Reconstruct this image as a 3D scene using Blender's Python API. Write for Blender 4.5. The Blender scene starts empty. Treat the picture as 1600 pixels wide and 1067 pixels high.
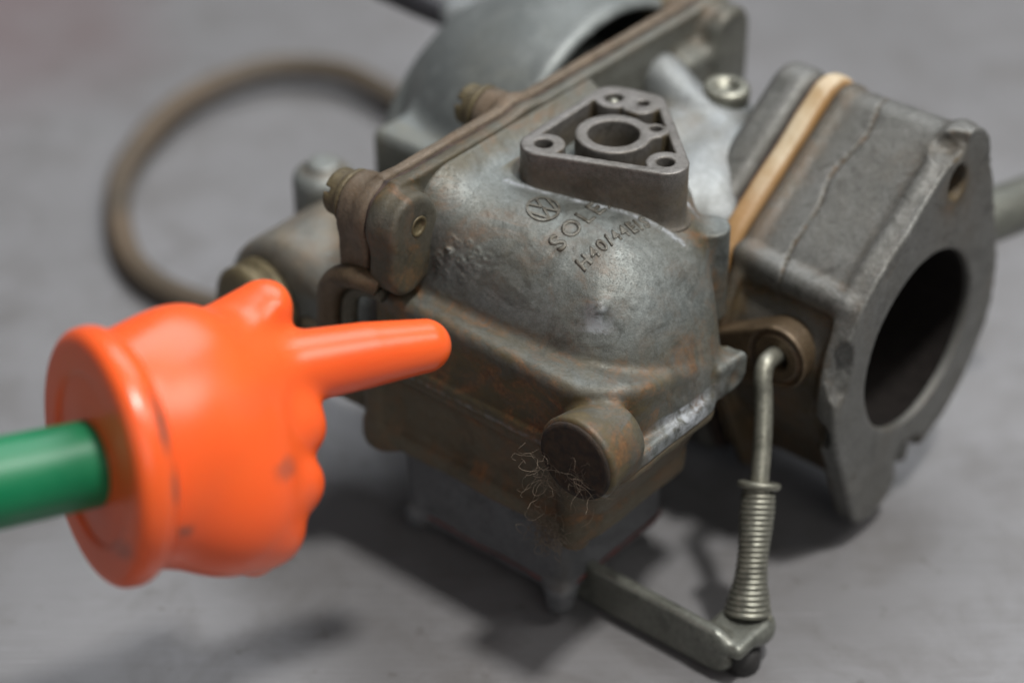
import bpy, math, random
import numpy as np
from math import radians, cos, sin, pi, sqrt
from mathutils import Vector, Matrix
from mathutils.bvhtree import BVHTree

S = bpy.context.scene
COL = S.collection
K = 0.001                      # everything below is measured in millimetres
random.seed(4)

# ------------------------------------------------------------------ camera
cam_d = bpy.data.cameras.new("camera")
cam_d.lens = 50; cam_d.sensor_width = 22.3
cam_d.clip_start = 0.02; cam_d.clip_end = 20
cam_o = bpy.data.objects.new("camera", cam_d); COL.objects.link(cam_o)
PITCH = radians(35); DIST = 0.6
cam_o.location = (0, -DIST*cos(PITCH), DIST*sin(PITCH))
cam_o.rotation_euler = (pi/2 - PITCH, 0, 0)
cam_d.dof.use_dof = True
cam_d.dof.focus_distance = 0.468
cam_d.dof.aperture_fstop = 3.2
cam_d.dof.aperture_blades = 7
S.camera = cam_o

# ------------------------------------------------------------------ light
w = bpy.data.worlds.new("World"); S.world = w; w.use_nodes = True
bg = w.node_tree.nodes["Background"]
bg.inputs[0].default_value = (0.62, 0.66, 0.76, 1); bg.inputs[1].default_value = 0.13

def area(name, loc, target, sx, sy, power, col):
    d = bpy.data.lights.new(name, 'AREA'); d.shape = 'RECTANGLE'
    d.size = sx; d.size_y = sy; d.energy = power; d.color = col
    o = bpy.data.objects.new(name, d); COL.objects.link(o)
    o.location = loc
    o.rotation_euler = (Vector(target)-Vector(loc)).to_track_quat('-Z', 'Y').to_euler()
    return o
area("workshop_window", (0.30, 1.05, 1.55), (0, 0, 0.03), 1.5, 0.8, 19.0, (0.93, 0.96, 1.0))
area("ceiling_lamp", (0.40, -0.28, 1.6), (0, 0, 0.03), 0.15, 0.15, 27.0, (1.0, 0.975, 0.945))
area("side_fill", (-1.2, -0.75, 0.55), (-0.05, -0.1, 0.05), 0.5, 0.5, 1.3, (1.0, 0.97, 0.93))  # low fill added on the left to lift the cuff face
area("front_fill", (0.45, -1.5, 1.15), (0, 0, 0.04), 1.0, 0.9, 6.0, (1.0, 0.96, 0.9))  # unseen fill added in front to brighten the hand
area("ceiling_lamp", (0.9, -0.1, 1.1), (0.12, 0, 0.03), 0.5, 0.5, 6.0, (1.0, 0.97, 0.94))

S.view_settings.view_transform = 'Standard'
S.view_settings.look = 'None'
S.view_settings.exposure = 0.0
S.view_settings.gamma = 1.0
S.cycles.use_denoising = True
S.cycles.max_bounces = 8

# ------------------------------------------------------------------ materials
def newmat(name):
    m = bpy.data.materials.new(name); m.use_nodes = True
    nt = m.node_tree; b = nt.nodes["Principled BSDF"]
    return m, nt, b
def N(nt, typ, **kw):
    n = nt.nodes.new(typ)
    for k, v in kw.items():
        if k.startswith('i_'): n.inputs[k[2:]].default_value = v
        else: setattr(n, k, v)
    return n
def L(nt, a, b): nt.links.new(a, b)
def noise(nt, co, scale, detail=6, rough=0.6, dist=0.0):
    n = N(nt, 'ShaderNodeTexNoise'); n.inputs['Scale'].default_value = scale
    n.inputs['Detail'].default_value = detail; n.inputs['Roughness'].default_value = rough
    n.inputs['Distortion'].default_value = dist
    L(nt, co, n.inputs['Vector']); return n.outputs['Fac']
def ramp(nt, fac, lo, hi, c0=(0,0,0,1), c1=(1,1,1,1)):
    r = N(nt, 'ShaderNodeValToRGB')
    r.color_ramp.elements[0].position = lo; r.color_ramp.elements[1].position = hi
    r.color_ramp.elements[0].color = c0; r.color_ramp.elements[1].color = c1
    L(nt, fac, r.inputs[0]); return r.outputs[0]
def mix(nt, fac, a, b, mode='MIX'):
    m = N(nt, 'ShaderNodeMix', data_type='RGBA', blend_type=mode)
    for sock, v in ((m.inputs[0], fac), (m.inputs[6], a), (m.inputs[7], b)):
        if hasattr(v, 'node'): L(nt, v, sock)
        elif isinstance(v, (int, float)): sock.default_value = v
        else: sock.default_value = (*v, 1) if len(v) == 3 else v
    return m.outputs[2]
def mth(nt, op, a, b=0.0, clamp=False):
    m = N(nt, 'ShaderNodeMath', operation=op, use_clamp=clamp)
    for s_, v in ((m.inputs[0], a), (m.inputs[1], b)):
        if hasattr(v, 'node'): L(nt, v, s_)
        else: s_.default_value = v
    return m.outputs[0]

def cast(name, base, pale, grime, rust_amt=0.5, grime_amt=0.5, rough=0.5, metal=0.55, bump=0.35, pale_amt=0.5, grain=1.0):
    """weathered die-cast metal. 'cav' / 'edge' / 'stain_shade' are vertex attributes: dirt lodged in the
    corners, rubbed edges and where oil has run over the piece, plus shade painted on the pad walls."""
    m, nt, b = newmat(name)
    co = N(nt, 'ShaderNodeTexCoord').outputs['Object']
    cav = N(nt, 'ShaderNodeAttribute', attribute_name='cav').outputs['Fac']
    edge = N(nt, 'ShaderNodeAttribute', attribute_name='edge').outputs['Fac']
    stn = N(nt, 'ShaderNodeAttribute', attribute_name='stain_shade').outputs['Fac']
    n1 = noise(nt, co, 60, 8, 0.62, 0.4); n2 = noise(nt, co, 210, 8, 0.65, 0.6)
    n3 = noise(nt, co, 900, 4, 0.7); n4 = noise(nt, co, 30, 5, 0.6, 0.8); n5 = noise(nt, co, 2600, 3, 0.7)
    c = mix(nt, ramp(nt, n1, 0.36, 0.66), base, pale)
    c = mix(nt, mth(nt, 'MULTIPLY', ramp(nt, n2, 0.50, 0.68), pale_amt), c, tuple(min(1, x*1.35) for x in pale))
    c = mix(nt, mth(nt, 'MULTIPLY', ramp(nt, n3, 0.40, 0.62), 0.5*grain), c, tuple(x*0.4 for x in base))
    n6 = noise(nt, co, 5200, 2, 0.6)
    c = mix(nt, mth(nt, 'MULTIPLY', ramp(nt, n6, 0.35, 0.65), 0.4*grain), c, tuple(min(1, x*1.5) for x in pale), 'MIX')
    dk = noise(nt, co, 75, 10, 0.68, 1.5)
    c = mix(nt, mth(nt, 'MULTIPLY', ramp(nt, dk, 0.54, 0.60), 0.5*grain), c, tuple(x*0.55 for x in base))
    # oily olive-brown film
    g = mth(nt, 'ADD', mth(nt, 'MULTIPLY', ramp(nt, n4, 0.45, 0.70), grime_amt*0.9), mth(nt, 'MULTIPLY', cav, 1.0))
    g = mth(nt, 'ADD', g, stn)
    g = mth(nt, 'MULTIPLY', g, ramp(nt, n2, 0.22, 0.62), clamp=True)
    c = mix(nt, g, c, grime)
    sol = mth(nt, 'MULTIPLY', mth(nt, 'MULTIPLY', stn, 0.72), mth(nt, 'ADD', mth(nt, 'MULTIPLY', ramp(nt, n1, 0.43, 0.54), 0.75), 0.32), clamp=True)
    c = mix(nt, sol, c, mix(nt, ramp(nt, n2, 0.35, 0.65), tuple(x*1.1 for x in grime), tuple(x*2.0 for x in grime)))
    # orange rust bloom in joints and in patches
    r = mth(nt, 'ADD', mth(nt, 'MULTIPLY', cav, 0.8), mth(nt, 'MULTIPLY', stn, 0.75))
    r = mth(nt, 'ADD', r, mth(nt, 'MULTIPLY', ramp(nt, n1, 0.6, 0.8), 0.2))
    r = mth(nt, 'MULTIPLY', r, ramp(nt, noise(nt, co, 95, 8, 0.7, 1.2), 0.48, 0.72))
    r = mth(nt, 'MULTIPLY', r, rust_amt*1.6, clamp=True)
    c = mix(nt, r, c, mix(nt, ramp(nt, n3, 0.35, 0.65), (0.085, 0.042, 0.017), (0.205, 0.098, 0.036)))
    # rubbed edges
    e = mth(nt, 'MULTIPLY', mth(nt, 'MULTIPLY', edge, 1.1), ramp(nt, n2, 0.42, 0.56), clamp=True)
    c = mix(nt, e, c, tuple(min(1, x*1.7) for x in pale))
    # pepper of pits
    pits = ramp(nt, n5, 0.56, 0.70)
    c = mix(nt, mth(nt, 'MULTIPLY', pits, 0.55*grain), c, (0.03, 0.028, 0.022))
    scf = N(nt, 'ShaderNodeAttribute', attribute_name='scuff').outputs['Fac']
    sc = mth(nt, 'MULTIPLY', scf, ramp(nt, noise(nt, co, 420, 8, 0.7, 0.5), 0.40, 0.58), clamp=True)
    c = mix(nt, sc, c, (0.31, 0.33, 0.35))
    L(nt, c, b.inputs['Base Color'])
    dirt = mth(nt, 'MAXIMUM', mth(nt, 'ADD', g, r, clamp=True), sc)
    mm = mth(nt, 'MULTIPLY', mth(nt, 'SUBTRACT', 1.0, mth(nt, 'MULTIPLY', dirt, 0.85)), metal)
    L(nt, mm, b.inputs['Metallic'])
    rr = mth(nt, 'ADD', mth(nt, 'MULTIPLY', n2, 0.30), rough-0.15)
    rr = mth(nt, 'ADD', rr, mth(nt, 'MULTIPLY', dirt, 0.10), clamp=True)
    L(nt, rr, b.inputs['Roughness'])
    h = mth(nt, 'ADD', mth(nt, 'MULTIPLY', n3, 0.6), mth(nt, 'MULTIPLY', n2, 0.8))
    h = mth(nt, 'SUBTRACT', h, mth(nt, 'MULTIPLY', pits, 0.35))
    h = mth(nt, 'ADD', h, mth(nt, 'MULTIPLY', n5, 0.25))
    bp = N(nt, 'ShaderNodeBump'); bp.inputs['Strength'].default_value = bump; bp.inputs['Distance'].default_value = 0.0005
    L(nt, h, bp.inputs['Height']); L(nt, bp.outputs[0], b.inputs['Normal'])
    return m

M = {}
M['cover'] = cast('cast_zinc_cover', (0.082, 0.087, 0.078), (0.165, 0.182, 0.176), (0.056, 0.043, 0.019), 1.35, 0.55, 0.47, 0.5, 0.36)
M['bowl'] = cast('cast_zinc_oily_brown', (0.085, 0.075, 0.05), (0.135, 0.125, 0.09), (0.058, 0.038, 0.017), 1.7, 0.6, 0.5, 0.3, 0.6)
M['sump'] = cast('dull_grey_alloy', (0.10, 0.103, 0.108), (0.13, 0.135, 0.142), (0.06, 0.05, 0.035), 0.1, 0.25, 0.55, 0.4, 0.25)
M['body'] = cast('cast_body_grey', (0.17, 0.18, 0.18), (0.27, 0.29, 0.295), (0.10, 0.085, 0.045), 0.4, 0.5, 0.52, 0.5, 0.3)
M['throttle'] = cast('cast_throttle_grey', (0.100, 0.100, 0.090), (0.158, 0.160, 0.152), (0.05, 0.035, 0.016), 0.8, 0.55, 0.5, 0.45, 0.4)
M['intake'] = cast('cast_intake_bluegrey', (0.14, 0.155, 0.152), (0.19, 0.205, 0.20), (0.12, 0.11, 0.07), 0.15, 0.35, 0.52, 0.45, 0.15, grain=0.4)
M['housing'] = cast('cast_housing_tan', (0.15, 0.16, 0.15), (0.21, 0.225, 0.215), (0.12, 0.08, 0.035), 0.9, 0.6, 0.5, 0.45, 0.25)
M['flange'] = cast('flange_rust_film', (0.12, 0.098, 0.07), (0.22, 0.175, 0.13), (0.06, 0.04, 0.021), 0.55, 0.8, 0.5, 0.3, 0.5)
M['lug'] = cast('flange_corner_olive', (0.07, 0.065, 0.045), (0.125, 0.122, 0.095), (0.042, 0.03, 0.015), 0.6, 0.6, 0.5, 0.35, 0.5)
M['plate'] = cast('flange_plate_olive_grey', (0.105, 0.105, 0.088), (0.175, 0.18, 0.16), (0.042, 0.033, 0.016), 0.8, 0.4, 0.45, 0.45, 0.4)
M['pad'] = cast('machined_pad', (0.12, 0.112, 0.098), (0.195, 0.187, 0.178), (0.075, 0.06, 0.035), 0.25, 0.3, 0.42, 0.5, 0.3)
M['steel'] = cast('plated_steel_dull', (0.20, 0.20, 0.165), (0.30, 0.30, 0.25), (0.13, 0.11, 0.07), 0.25, 0.4, 0.38, 0.75, 0.25)
M['arm'] = cast('plated_arm_olive', (0.115, 0.119, 0.10), (0.16, 0.166, 0.145), (0.10, 0.09, 0.055), 0.1, 0.3, 0.38, 0.5, 0.15)
M['brass'] = cast('old_brass', (0.10, 0.08, 0.045), (0.17, 0.14, 0.075), (0.05, 0.036, 0.02), 0.6, 0.9, 0.5, 0.4, 0.4)
M['lugbrown'] = cast('lever_lug_brown', (0.085, 0.06, 0.035), (0.14, 0.10, 0.06), (0.045, 0.028, 0.013), 0.6, 0.6, 0.45, 0.4, 0.3)

def simple(name, col, rough=0.5, metal=0.0, scale=80, var=0.25, bump=0.0, col2=None):
    m, nt, b = newmat(name)
    co = N(nt, 'ShaderNodeTexCoord').outputs['Object']
    n = noise(nt, co, scale, 6, 0.6, 0.3)
    c2 = col2 or tuple(x*(1-var) for x in col)
    L(nt, mix(nt, ramp(nt, n, 0.35, 0.65), col, c2), b.inputs['Base Color'])
    b.inputs['Roughness'].default_value = rough; b.inputs['Metallic'].default_value = metal
    if bump:
        bp = N(nt, 'ShaderNodeBump'); bp.inputs['Strength'].default_value = bump; bp.inputs['Distance'].default_value = 0.0004
        L(nt, noise(nt, co, scale*8, 5, 0.6), bp.inputs['Height']); L(nt, bp.outputs[0], b.inputs['Normal'])
    return m
M['dark'] = simple('matte_black', (0.012, 0.010, 0.009), 0.95, 0, 400, 0.4, 0.5)
M['dark'].node_tree.nodes['Principled BSDF'].inputs['Specular IOR Level'].default_value = 0.15
M['letters'] = simple('grimy_lettering', (0.15, 0.148, 0.13), 0.45, 0.5, 700, 0.5, 0.3, (0.075, 0.066, 0.05))
M['gasket'] = simple('old_paper_gasket', (0.07, 0.045, 0.035), 0.85, 0, 300, 0.5, 0.5, (0.02, 0.014, 0.012))
M['redline'] = simple('red_gasket', (0.13, 0.022, 0.018), 0.7, 0, 300, 0.5, 0, (0.05, 0.02, 0.018))
M['insul'] = simple('cream_resin_spacer', (0.60, 0.55, 0.42), 0.55, 0, 75, 0.3, 0.3, (0.36, 0.25, 0.12))
nt = M['insul'].node_tree; b = nt.nodes['Principled BSDF']
src = b.inputs['Base Color'].links[0].from_socket
stn = N(nt, 'ShaderNodeAttribute', attribute_name='stain_shade').outputs['Fac']
L(nt, mix(nt, mth(nt, 'MULTIPLY', stn, 0.85, True), src, (0.27, 0.135, 0.035)), b.inputs['Base Color'])
M['rubber'] = simple('black_rubber', (0.02, 0.019, 0.018), 0.6, 0, 90, 0.3, 0.3)
M['cord'] = simple('brown_rubber_cord', (0.105, 0.075, 0.047), 0.6, 0, 25, 0.3, 0.2, (0.06, 0.048, 0.033))
M['fluff'] = simple('dusty_fluff', (0.21, 0.165, 0.12), 0.9, 0, 200, 0.3)
M['plugface'] = simple('tarred_dirt', (0.05, 0.03, 0.015), 0.8, 0, 420, 0.6, 1.0, (0.012, 0.009, 0.007))
M['alu'] = simple('bright_scraped_metal', (0.55, 0.56, 0.56), 0.35, 0.8, 900, 0.3, 0.3)
M['connector'] = simple('black_plastic', (0.02, 0.02, 0.024), 0.45, 0, 90, 0.3)

# green stick
m, nt, b = newmat('green_painted_stick')
co = N(nt, 'ShaderNodeTexCoord').outputs['Object']
L(nt, mix(nt, ramp(nt, noise(nt, co, 45, 5, 0.6), 0.4, 0.7), (0.002, 0.145, 0.055), (0.006, 0.175, 0.07)), b.inputs['Base Color'])
L(nt, mth(nt, 'ADD', mth(nt, 'MULTIPLY', noise(nt, co, 180, 6, 0.7), 0.4), 0.22), b.inputs['Roughness'])
b.inputs['Roughness'].default_value = 0.38
M['green'] = m

# orange plastic hand with grey scuffs
m, nt, b = newmat('orange_soft_plastic')
co = N(nt, 'ShaderNodeTexCoord').outputs['Object']
c = mix(nt, ramp(nt, noise(nt, co, 30, 4, 0.5), 0.35, 0.7), (0.82, 0.118, 0.022), (0.78, 0.100, 0.020))
n2 = noise(nt, co, 240, 6, 0.65, 0.6)
sepx = N(nt, 'ShaderNodeSeparateXYZ'); L(nt, co, sepx.inputs[0])
def smudge(cx, cy, cz, rx, ry, rz, st):
    mp = N(nt, 'ShaderNodeMapping'); mp.vector_type = 'TEXTURE'
    mp.inputs['Location'].default_value = (cx*K, cy*K, cz*K); mp.inputs['Scale'].default_value = (rx*K, ry*K, rz*K)
    L(nt, co, mp.inputs['Vector'])
    ln = N(nt, 'ShaderNodeVectorMath', operation='LENGTH'); L(nt, mp.outputs[0], ln.inputs[0])
    d = mth(nt, 'ADD', ln.outputs['Value'], mth(nt, 'MULTIPLY', mth(nt, 'SUBTRACT', n2, 0.5), 1.6))
    return mth(nt, 'MULTIPLY', ramp(nt, d, 0.35, 1.0, (1,1,1,1), (0,0,0,1)), st)
tot = None
for a_ in ((3.6, 4, 22, 1.5, 8, 9, .85), (4.6, -7, 21, 1.2, 5, 9, .8), (30, -9, 12, 4, 3, 12, .5), (8.5, -16, 14, 2.5, 1.6, 9, .7),
           (26, 5, 17, 8, 5, 12, .12), (16, 14, 16, 5, 7, 12, .08), (37, -16, 12, 3, 4, 9, .15), (-1.5, -17, 8, 2.5, 2.5, 9, .45)):
    s_ = smudge(*a_)
    tot = s_ if tot is None else mth(nt, 'MAXIMUM', tot, s_)
c = mix(nt, tot, c, (0.12, 0.075, 0.062))
L(nt, c, b.inputs['Base Color'])
b.inputs['Roughness'].default_value = 0.30
b.inputs['Subsurface Weight'].default_value = 0.25
b.inputs['Subsurface Radius'].default_value = (1.0, 0.25, 0.08); b.inputs['Subsurface Scale'].default_value = 0.003
bp = N(nt, 'ShaderNodeBump'); bp.inputs['Strength'].default_value = 0.06; bp.inputs['Distance'].default_value = 0.0004
L(nt, noise(nt, co, 500, 5, 0.6), bp.inputs['Height']); L(nt, bp.outputs[0], b.inputs['Normal'])
M['orange'] = m

# bench sheet metal
m, nt, b = newmat('brushed_sheet_metal_bench')
co = N(nt, 'ShaderNodeTexCoord').outputs['Object']
mp = N(nt, 'ShaderNodeMapping'); mp.inputs['Scale'].default_value = (3, 120, 1); mp.inputs['Rotation'].default_value = (0, 0, radians(-3))
L(nt, co, mp.inputs['Vector'])
st = noise(nt, mp.outputs[0], 9, 8, 0.7, 0.2)
n1 = noise(nt, co, 9, 6, 0.6, 0.4); n2 = noise(nt, co, 45, 6, 0.65, 0.5); n3 = noise(nt, co, 700, 3, 0.6)
c = mix(nt, ramp(nt, n1, 0.35, 0.7), (0.168, 0.166, 0.167), (0.225, 0.223, 0.228))
c = mix(nt, mth(nt, 'MULTIPLY', ramp(nt, n2, 0.46, 0.70), 0.6), c, (0.115, 0.108, 0.102))
c = mix(nt, mth(nt, 'MULTIPLY', ramp(nt, st, 0.45, 0.62), 0.14), c, (0.27, 0.27, 0.285))
mps = N(nt, 'ShaderNodeMapping'); mps.inputs['Scale'].default_value = (14, 420, 1); mps.inputs['Rotation'].default_value = (0, 0, radians(6))
L(nt, co, mps.inputs['Vector'])
scr = noise(nt, mps.outputs[0], 3, 3, 0.6, 0.0)
c = mix(nt, mth(nt, 'MULTIPLY', ramp(nt, scr, 0.66, 0.72), 0.5), c, (0.34, 0.34, 0.35))
c = mix(nt, mth(nt, 'MULTIPLY', ramp(nt, noise(nt, co, 130, 4, 0.6), 0.64, 0.72), 0.5), c, (0.08, 0.07, 0.06))
# a big faded reddish tint on the far left of the sheet
mp2 = N(nt, 'ShaderNodeMapping'); mp2.vector_type = 'TEXTURE'
mp2.inputs['Location'].default_value = (-0.27, 0.33, 0); mp2.inputs['Scale'].default_value = (0.17, 0.42, 1)
L(nt, co, mp2.inputs['Vector'])
ln = N(nt, 'ShaderNodeVectorMath', operation='LENGTH'); L(nt, mp2.outputs[0], ln.inputs[0])
d = mth(nt, 'ADD', ln.outputs['Value'], mth(nt, 'MULTIPLY', mth(nt, 'SUBTRACT', n1, 0.5), 0.9))
c = mix(nt, mth(nt, 'MULTIPLY', ramp(nt, d, 0.1, 1.0, (1,1,1,1), (0,0,0,1)), 0.75), c, (0.19, 0.075, 0.078))
L(nt, c, b.inputs['Base Color'])
b.inputs['Metallic'].default_value = 0.35
L(nt, mth(nt, 'ADD', mth(nt, 'MULTIPLY', n2, 0.22), 0.34), b.inputs['Roughness'])
bp = N(nt, 'ShaderNodeBump'); bp.inputs['Strength'].default_value = 0.25; bp.inputs['Distance'].default_value = 0.0004
L(nt, mth(nt, 'ADD', st, mth(nt, 'MULTIPLY', n3, 0.4)), bp.inputs['Height']); L(nt, bp.outputs[0], b.inputs['Normal'])
M['bench'] = m

# ------------------------------------------------------------------ frames
def empty(name, mat):
    o = bpy.data.objects.new(name, None); COL.objects.link(o); o.matrix_world = mat
    o.empty_display_size = 0.02; return o
def tag(o, label, cat, group=None, kind=None):
    o['label'] = label
    if cat: o['category'] = cat
    if group: o['group'] = group
    if kind: o['kind'] = kind
    return o

def link(name, me, mat, parent=None, label=None):
    o = bpy.data.objects.new(name, me); COL.objects.link(o)
    me.materials.append(M[mat] if isinstance(mat, str) else mat)
    if parent is not None: o.parent = parent
    if label: o['label'] = label
    return o
def mesh_from(name, V, Fc, smooth=True, attrs=None):
    me = bpy.data.meshes.new(name)
    V = np.asarray(V, dtype=np.float32)
    if isinstance(Fc, np.ndarray):
        n = len(Fc); k = Fc.shape[1]
        me.vertices.add(len(V)); me.vertices.foreach_set('co', (V*K).ravel())
        me.loops.add(n*k); me.loops.foreach_set('vertex_index', Fc.astype(np.int32).ravel())
        me.polygons.add(n); me.polygons.foreach_set('loop_start', np.arange(0, n*k, k, dtype=np.int32))
        me.update(calc_edges=True); me.validate()
    else:
        me.from_pydata([tuple(v) for v in (V*K)], [], Fc); me.update()
    me.polygons.foreach_set('use_smooth', np.full(len(me.polygons), smooth))
    for k_, a in (attrs or {}).items():
        at = me.attributes.new(k_, 'FLOAT', 'POINT'); at.data.foreach_set('value', a.astype(np.float32))
    return me

# ------------------------------------------------------------------ signed distance toolkit
def smin(a, b, k):
    h = np.maximum(k-np.abs(a-b), 0)/k
    return np.minimum(a, b)-h*h*k*0.25
def smax(a, b, k): return -smin(-a, -b, k)
def box(p, lo, hi, r=1.0):
    c = [(l+h)/2 for l, h in zip(lo, hi)]; e = [max((h-l)/2-r, 0.01) for l, h in zip(lo, hi)]
    q = [np.abs(p[i]-c[i])-e[i] for i in range(3)]
    return np.sqrt(np.maximum(q[0], 0)**2+np.maximum(q[1], 0)**2+np.maximum(q[2], 0)**2)+np.minimum(np.maximum(np.maximum(q[0], q[1]), q[2]), 0)-r
def ext(d2, t, lo, hi, r=0.5):
    """extrude a 2-D distance along coordinate t from lo to hi"""
    q0 = d2+r; q1 = np.abs(t-(lo+hi)/2)-(hi-lo)/2+r
    return np.sqrt(np.maximum(q0, 0)**2+np.maximum(q1, 0)**2)+np.minimum(np.maximum(q0, q1), 0)-r
def circ(x, y, cx, cy, r): return np.sqrt((x-cx)**2+(y-cy)**2)-r
def poly2(x, y, pts):
    pts = np.asarray(pts, float); n = len(pts)
    d = np.full(np.broadcast(x, y).shape, 1e9, dtype=np.float32); s = np.ones_like(d)
    for i in range(n):
        j = i-1
        ex_, ey_ = pts[j][0]-pts[i][0], pts[j][1]-pts[i][1]
        wx, wy = x-pts[i][0], y-pts[i][1]
        t = np.clip((wx*ex_+wy*ey_)/(ex_*ex_+ey_*ey_), 0, 1)
        bx, by = wx-ex_*t, wy-ey_*t
        d = np.minimum(d, bx*bx+by*by)
        c1 = y >= pts[i][1]; c2 = y < pts[j][1]; c3 = ex_*wy > ey_*wx
        flip = (c1 & c2 & c3) | (~c1 & ~c2 & ~c3)
        s = np.where(flip, -s, s)
    return s*np.sqrt(d)
def capsule(p, a, b, r1, r2=None):
    r2 = r1 if r2 is None else r2
    a = np.array(a, float); b = np.array(b, float); d = b-a
    t = np.clip(((p[0]-a[0])*d[0]+(p[1]-a[1])*d[1]+(p[2]-a[2])*d[2])/(d@d), 0, 1)
    return np.sqrt((p[0]-a[0]-d[0]*t)**2+(p[1]-a[1]-d[1]*t)**2+(p[2]-a[2]-d[2]*t)**2)-(r1+(r2-r1)*t)
def ell(p, c, r):
    k0 = np.sqrt(sum(((p[i]-c[i])/r[i])**2 for i in range(3)))
    k1 = np.sqrt(sum(((p[i]-c[i])/r[i]**2)**2 for i in range(3)))+1e-6
    return k0*(k0-1)/k1
def wob(p, s, seed=0):
    """smooth bumpy field in about -1..1"""
    r = np.random.RandomState(seed); o = 0
    for k in range(6):
        d = r.normal(size=3); d /= np.linalg.norm(d)
        f_ = s*(0.6+1.0*r.rand()); ph = r.rand()*6.28; d2 = r.normal(size=3); d2 /= np.linalg.norm(d2)
        o = o+np.sin((p[0]*d[0]+p[1]*d[1]+p[2]*d[2])*f_+ph)*np.cos((p[0]*d2[0]+p[1]*d2[1]+p[2]*d2[2])*f_*0.7+ph*2)
    return o/3.0

def surface(name, fn, lo, hi, h, stain_shade=None, cavr=1.6):
    """surface-nets polygonisation of fn over a box, in mm"""
    ax = [np.arange(l-2*h, u+3*h, h, dtype=np.float32) for l, u in zip(lo, hi)]
    P = np.meshgrid(*ax, indexing='ij', sparse=True)
    v = np.asarray(fn(P), dtype=np.float32)
    v = np.broadcast_to(v, tuple(len(a) for a in ax)).copy()
    v[0], v[-1], v[:, 0], v[:, -1], v[:, :, 0], v[:, :, -1] = [np.maximum(q, h*.5) for q in (v[0], v[-1], v[:, 0], v[:, -1], v[:, :, 0], v[:, :, -1])]
    ins = v < 0
    nx, ny, nz = (s-1 for s in v.shape)
    cnt = np.zeros((nx, ny, nz), np.int8)
    for i in (0, 1):
        for j in (0, 1):
            for k in (0, 1): cnt += ins[i:nx+i, j:ny+j, k:nz+k]
    cell = np.argwhere((cnt > 0) & (cnt < 8))
    idx = np.full((nx, ny, nz), -1, np.int32); idx[tuple(cell.T)] = np.arange(len(cell))
    acc = np.zeros((len(cell), 3)); num = np.zeros(len(cell))
    cs = [(i, j, k) for i in (0, 1) for j in (0, 1) for k in (0, 1)]
    cv = {c: v[cell[:, 0]+c[0], cell[:, 1]+c[1], cell[:, 2]+c[2]] for c in cs}
    for c in cs:
        for d in range(3):
            if c[d]: continue
            e = list(c); e[d] = 1; e = tuple(e)
            a, b_ = cv[c], cv[e]; x = (a < 0) != (b_ < 0)
            t = np.where(x, a/np.where(x, a-b_, 1), 0)
            q = np.zeros((len(cell), 3)); q[:] = c; q[:, d] = t
            acc[x] += q[x]; num[x] += 1
    Vv = (cell+acc/num[:, None])*h+np.array([a[0] for a in ax])
    faces = []
    for d in range(3):
        o1, o2 = [(1, 2), (2, 0), (0, 1)][d]
        sl0 = [slice(1, -1)]*3; sl1 = [slice(1, -1)]*3
        sl0[d] = slice(0, -1); sl1[d] = slice(1, None)
        A_, B_ = ins[tuple(sl0)], ins[tuple(sl1)]
        g = np.argwhere(A_ != B_); 
        if not len(g): continue
        neg = A_[tuple(g.T)]
        g = g+1; g[:, d] -= 1
        def ix(s1, s2):
            q = g.copy(); q[:, o1] -= s1; q[:, o2] -= s2
            return idx[q[:, 0], q[:, 1], q[:, 2]]
        f_ = np.stack([ix(0, 0), ix(1, 0), ix(1, 1), ix(0, 1)], 1)
        f_[~neg] = f_[~neg][:, ::-1]
        faces.append(f_)
    Fc = np.concatenate(faces)
    Fc = Fc[(Fc >= 0).all(1)]
    def ev(Q): return np.asarray(fn([Q[:, 0], Q[:, 1], Q[:, 2]]), dtype=np.float64)*np.ones(len(Q))
    def grad(Q):
        e = h*0.35; g = np.zeros_like(Q)
        for d in range(3):
            o = np.zeros(3); o[d] = e; g[:, d] = (ev(Q+o)-ev(Q-o))/(2*e)
        return g
    for _ in range(2):
        g = grad(Vv); f0 = ev(Vv); gg = (g*g).sum(1)+1e-6
        st_ = np.clip(f0/gg, -h, h)*0.8
        Vv = Vv-g*st_[:, None]
    g = grad(Vv); nn = g/np.sqrt((g*g).sum(1)+1e-9)[:, None]
    c1 = cavr-ev(Vv+nn*cavr); c2 = ev(Vv-nn*cavr*0.6)+cavr*0.6
    at = {'cav': np.clip(c1/cavr*1.7-0.1, 0, 1), 'edge': np.clip(c2/cavr*1.6-0.55, 0, 1)}
    if stain_shade is not None:
        st_v = stain_shade(Vv.T, nn.T)
        if isinstance(st_v, tuple): at['scuff'] = np.clip(st_v[1], 0, 1)*np.ones(len(Vv)); st_v = st_v[0]
        at['stain_shade'] = np.clip(st_v, 0, 1)*np.ones(len(Vv))
    return mesh_from(name, Vv, Fc, True, at)

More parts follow.
